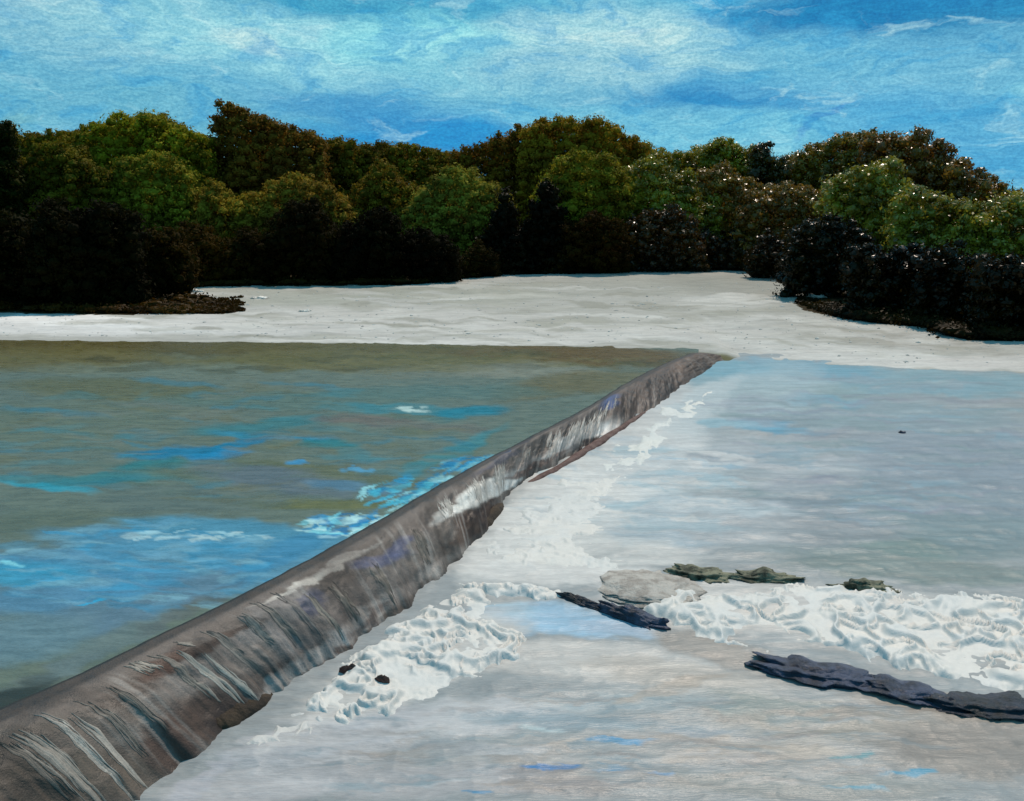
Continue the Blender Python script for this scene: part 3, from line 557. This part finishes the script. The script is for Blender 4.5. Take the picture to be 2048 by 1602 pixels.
def crown(clumps, per, leaf, seed):
    """clumps (n,6) centre and radii; leaves on their shells plus a dark inner body."""
    r = np.random.default_rng(seed); n = len(clumps); c = clumps[:, :3]; R = clumps[:, 3:]
    # bodies
    BV = IV2[None]*R[:, None]*.60*(.85+.3*r.random((n, len(IV2), 1))) + c[:, None]
    BF = (IF2[None]+np.arange(n)[:, None, None]*len(IV2)).reshape(-1, 3)
    # leaves
    m = n*per; idx = np.repeat(np.arange(n), per)
    d = r.normal(size=(m, 3)); d /= np.linalg.norm(d, axis=1)[:, None]
    P = c[idx] + d*R[idx]*r.uniform(.5, 1.38, (m, 1))
    nv = d*1.0 + r.normal(size=(m, 3))*.38; nv /= np.linalg.norm(nv, axis=1)[:, None]
    t1 = np.cross(nv, r.normal(size=(m, 3))); t1 /= np.linalg.norm(t1, axis=1)[:, None]; t2 = np.cross(nv, t1)
    s = leaf*r.uniform(.5, 1.35, (m, 1)); s2 = s*r.uniform(.35, .7, (m, 1))
    LV = np.stack([P-t1*s, P-t2*s2, P+t1*s, P+t2*s2+nv*s*.15], 1)     # pointed leaf sprays
    V = np.concatenate([BV.reshape(-1, 3), LV.reshape(-1, 3)])
    o = len(BV)*len(IV2)
    q = np.arange(m)[:, None]*4+o
    F = np.concatenate([BF, q+np.array([0, 1, 2]), q+np.array([0, 2, 3])])
    return V, F
def plant(name, x0, x1, D, topf, basepy, colr, label, cat, seed, leaf=.2, step=1.15, gloss=.55, group=None, per=52, trunk=True, cone=False, low=0.06, flat=.55):
    r = np.random.default_rng(seed)
    Xa, Xb = (x0-CX)*D/(FPX*CT)*.985, (x1-CX)*D/(FPX*CT)*.985
    px_of = lambda X, z: float(pix(X, D, z)[0])
    xc = (Xa+Xb)/2; hw = (Xb-Xa)/2; zb = float(hgt(xc, D))
    cl = []; nx = max(2, int(round(2*hw/(step*.8))))
    for i in range(nx):
        tx = (i+.5)/nx*2-1; X = xc+tx*hw
        px = px_of(X, 8.0); zt = float(zat(topf(px), D))
        H = zt-zb; bot = zb+H*low*(1+1.5*abs(tx))
        rr = step*.62
        z = zt-rr*.55; first = True
        while z > bot:
            if first: rad = rr*r.uniform(.5, .8)
            else: rad = rr*r.uniform(.75, 1.25)
            zz = (z-zb)/max(H, .1)
            b = hw*flat*math.sqrt(max(0, 1-tx*tx*.9))*(math.sin(math.pi*min(1, max(.12, (1-zz)*.9+.1)))**.5 if not cone else (1-zz))
            for sgn in (-1, 1):
                if sgn == 1 and first and r.random() < .5: continue
                cl.append((X+r.normal()*.22*step, D+sgn*b*r.uniform(.75, 1.05)+r.normal()*.2, z+r.normal()*.16*step, rad*r.uniform(.9, 1.25), rad, rad*r.uniform(.7, 1.)))
            if not first: cl.append((X, D, z, rad*1.5, rad*1.3, rad*1.3))
            z -= step*(.5 if first else .88)*r.uniform(.8, 1.15); first = False
    cl = np.array(cl)
    base = np.array([xc, D, zb])
    V, F = crown(cl-np.r_[base, 0, 0, 0], per, leaf, seed)
    o = empty(name, tuple(base)); tag(o, label, cat, group)
    mesh('crown' if trunk else 'foliage', V, F, leafmat(colr, gloss), o, smooth=False)
    Ht = float(cl[:, 2].max()-zb)
    TV, TF = [], []
    def add(pts, rad):
        a, b = tube(pts, rad); k = len(TV); TV.extend(a); TF.extend([tuple(q+k for q in f) for f in b])
    if trunk:
        r0 = .02*Ht+.05
        add([(0, 0, -.3), (r0*.2, 0, Ht*.2), (r0*.8, 0, Ht*.45), (r0*.3, 0, Ht*.8)], [r0*1.3, r0, r0*.7, r0*.2])
        for j in range(5):
            a = j*2.2+seed; L = hw*.6
            z0 = Ht*(.22+.1*j); add([(r0*.4, 0, z0), (math.cos(a)*L*.5, math.sin(a)*L*.35, z0+Ht*.1), (math.cos(a)*L, math.sin(a)*L*.6, z0+Ht*.17)], [r0*.45, r0*.3, r0*.1])
        mesh('trunk', TV, TF, MAT_BARK, o)
    else:
        for j in range(5):
            a = j*1.26+seed; L = hw*.5
            add([(math.cos(a)*.1, math.sin(a)*.1, -.2), (math.cos(a)*L*.4, math.sin(a)*L*.3, Ht*.3), (math.cos(a)*L, math.sin(a)*L*.5, Ht*.6)], [.07, .05, .02])
        mesh('stem', TV, TF, MAT_BARK, o)
    return o
def dome(x0, x1, y, drop, seed=0, p=2.):
    def f(px):
        t = (px-(x0+x1)/2)/((x1-x0)/2); t = max(-1, min(1, t))
        return y + drop*(abs(t)**p) + drop*1.5*abs(t)**8 + (float(fbm(px/48, 0., seed, 4))-.5)*84
    return f
def spire(x0, x1, y, drop, seed=0):
    def f(px):
        t = abs((px-(x0+x1)/2)/((x1-x0)/2)); return y+drop*t + (float(vnoise(px/9, 0., seed))-.5)*12
    return f
GB = 'trees along the skyline behind the gravel bar'; GM = 'lighter trees in the middle of the wood'; GS = 'dark shrubs along the edge of the gravel'
def jsil(px): return sil(px) + (float(vnoise(px/11, 0., 5))-.5)*9 + 3
BACK = [(-520,-240,84,(58,60,22),'olive tree beyond the left edge of the view'),(-260,-60,82,(52,54,20),'olive tree just outside the left edge'),
 (-90,72,70,(24,34,16),'near-black green tree at the far left of the skyline'),
 (60,225,84,(66,66,22),'olive tree with a flat crown right of the black tree at far left'),
 (195,445,80,(84,88,26),'green broad tree with a rounded peak on the left skyline'),
 (444,665,84,(70,60,28),'tallest tree, brown-olive with a steep left side and sharp peak'),
 (640,775,88,(62,60,22),'low olive tree just right of the tallest brown tree'),
 (735,925,90,(66,66,24),'olive tree with a low flat crown in the dip of the skyline'),
 (905,1100,86,(72,62,24),'brown-olive tree on the left slope of the central dome'),
 (1040,1275,83,(80,72,26),'broad domed brown-olive tree at the centre skyline'),
 (1250,1405,90,(84,82,26),'olive tree in the notch right of the central dome'),
 (1385,1500,86,(86,88,28),'green tree with a small pointed top right of centre'),
 (1485,1552,82,(42,46,20),'slim dark tree standing like a spike beside the skyline gap'),
 (1548,1740,84,(70,66,26),'olive-brown tree on the left shoulder of the right dome'),
 (1700,1905,80,(72,60,30),'broad brown tree forming the right dome of the skyline'),
 (1870,2110,76,(70,60,26),'brown tree on the slope falling to the right edge'),
 (2090,2360,74,(64,62,24),'olive tree beyond the right edge of the view')]
for i, (a, b, D, cl, lb) in enumerate(BACK):
    if -100 < a < 1650: D += 12
    plant('tree', a, b, D, jsil, 560, cl, lb, 'tree', 300+i, leaf=.15, step=1.05, gloss=.30 if a > 1200 else .8, group=GB, per=110)
MID = [(215,400,74,dome(215,400,318,22,1),(98,98,34),'bright green tree below the rounded peak on the left'),
 (60,230,72,dome(60,230,300,22,9),(58,62,22),'dull green tree above the darkest left bushes'),
 (390,560,74,dome(390,560,372,22,2),(84,78,34),'brown-green tree below the left side of the tallest tree'),
 (530,720,73,dome(530,720,360,22,3),(82,74,34),'brown-green tree below the right side of the tallest tree'),
 (700,850,76,dome(700,850,345,22,4),(66,64,24),'dull olive tree above the black bushes'),
 (820,1000,74,dome(820,1000,352,22,5),(94,92,44),'pale olive tree left of the dark conifers'),
 (1095,1250,72,dome(1095,1250,318,22,6),(106,106,32),'yellow-green tree right of the dark conifers'),
 (1230,1400,74,dome(1230,1400,322,22,7),(108,102,30),'brightest yellow-green tree in the centre of the wood'),
 (1370,1520,76,dome(1370,1520,345,22,8),(74,66,30),'brownish tree below the small pointed top'),
 (1480,1680,72,dome(1480,1680,360,22,10),(70,62,32),'brown tree below the skyline gap'),
 (1655,1800,70,dome(1655,1800,318,22,11),(104,106,36),'green tree on the face of the right dome'),
 (1790,1960,64,dome(1790,1960,392,22,12),(118,114,38),'yellow-green tree below the right dome'),
 (1930,2130,62,dome(1930,2130,398,22,13),(122,112,36),'yellowish tree at the right edge above the black shrubs')]
for i, (a, b, D, tf, cl, lb) in enumerate(MID):
    if a < 1650: D += 14
    a -= 22; b += 22
    plant('tree', a, b, D, tf, 560, cl, lb, 'tree', 400+i, leaf=.14, step=.95, gloss=.30 if a > 1200 else .8, group=GM, per=96)
FR = [(-160,70,420,60,60,(16,20,10)),]
DK = [(-330,-120,440,625,(16,20,9),'black-green shrub outside the left edge'),
 (-150,80,418,623,(16,20,9),'black-green shrub at the left edge above the water'),
 (60,190,408,622,(15,18,8),'tall black bush left of the pair above the left shore'),
 (150,285,402,620,(14,17,8),'tallest black bush above the left shore'),
 (265,385,470,600,(30,28,12),'dark brown bush tapering towards the left spit'),
 (330,470,462,574,(36,33,14),'dark olive bush where the gravel begins on the left'),
 (440,560,440,571,(28,28,12),'dark bush behind the gravel left of the black pair'),
 (530,690,418,571,(22,23,11),'dark domed bush behind the left part of the gravel'),
 (670,800,418,571,(12,14,8),'black bush behind the gravel, left one of a pair'),
 (770,910,440,568,(11,13,8),'black bush behind the gravel, right one of a pair'),
 (890,1000,500,556,(26,27,12),'low dark bush at the foot of the conifers'),
 (1120,1260,440,549,(32,29,14),'dark brown bush just right of the conifers'),
 (1220,1400,410,546,(44,38,20),'rounded brown bush behind the middle of the gravel'),
 (1380,1530,450,543,(34,30,16),'dark brown bush at the top of the gravel rise'),
 (1500,1650,470,560,(26,25,14),'dark bush behind the right end of the gravel'),
 (1575,1740,436,600,(18,20,12),'black-green rounded shrub above the right spit'),
 (1700,1860,478,640,(16,18,11),'black-green shrub in the middle of the right bank'),
 (1830,1980,510,655,(18,19,12),'black shrub on the lower right bank'),
 (1950,2110,500,678,(22,22,13),'black shrub at the right edge above the gravel'),
 (2080,2300,500,680,(22,22,13),'dark shrub outside the right edge')]
for i, (a, b, ty, by, cl, lb) in enumerate(DK):
    _, Dg, _ = ground_at(np.array([(a+b)/2.]), np.array([float(by)])); D = float(Dg[0])+ (b-a)/FPX*float(Dg[0])*.34 + .3
    D = min(D, 92)
    plant('shrub', a-8, b+8, D, dome(a-8, b+8, ty, 46, 20+i), by, cl, lb, 'shrub', 500+i, leaf=.12, step=.8, gloss=.28 if a > 1200 else .9, group=GS, per=84, trunk=False, low=.0, flat=.6)
for i, (a, b, ty, lb) in enumerate([(955,1062,372,'dark conifer, left one of the pair at the centre'),(1035,1155,348,'dark conifer, right and taller one of the pair at the centre')]):
    plant('conifer', a, b, 81+i, spire(a, b, ty, 150, 60+i), 548, (14,16,9), lb, 'conifer', 600+i, leaf=.16, step=.85, group='dark conifers at the centre', per=54, cone=True, low=.0)
# low scrub on the spits
def scrub(name, edge, label, n, colr, seed, hh=(.25, .7), tip=-9999):
    r = np.random.default_rng(seed); E = np.array(edge, float); t = np.sort(r.uniform(0, len(E)-1.001, n))
    px = np.interp(t, np.arange(len(E)), E[:, 0])+r.normal(size=n)*3; py = np.interp(t, np.arange(len(E)), E[:, 1]) - r.uniform(0, 1, n)**2*E[0, 2]
    X, Y, Z = ground_at(px, py); h = r.uniform(*hh, n)*np.clip(np.abs(px-tip)/110, .22, 1)
    cl = np.stack([X, Y, Z+h*.35, h*r.uniform(1., 2., n), h, h*.6], -1)
    V, F = crown(cl, 34, .11, seed); b = cl[0, :3]
    return tag(mesh(name, V-b, F, leafmat(colr), smooth=False, loc=tuple(b)), label, 'scrub', kind='stuff')
scrub('scrub', [(-200,622,30),(0,622,30),(150,625,30),(300,627,26),(420,627,22),(455,626,22),(484,622,22)], 'low dark brown scrub along the left shore ending in a point', 420, (40,34,14), 701, (.12, .6), 488)
scrub('scrub', [(372,574,5),(500,570,5),(700,569,5),(830,568,5),(905,558,5),(1020,547,5),(1180,546,5),(1300,541,5),(1450,537,5),(1560,547,5),(1610,561,5),(1640,578,5)], 'thin dark undergrowth under the trees behind the gravel', 520, (34,31,14), 702, (.2, .7))
scrub('scrub', [(1598,606,14),(1625,616,20),(1700,636,30),(1780,647,34),(1860,653,34),(1930,677,50),(2060,680,50),(2200,684,50)], 'low black scrub covering the pointed right bank', 620, (24,24,14), 703, (.2, .75), 1590)
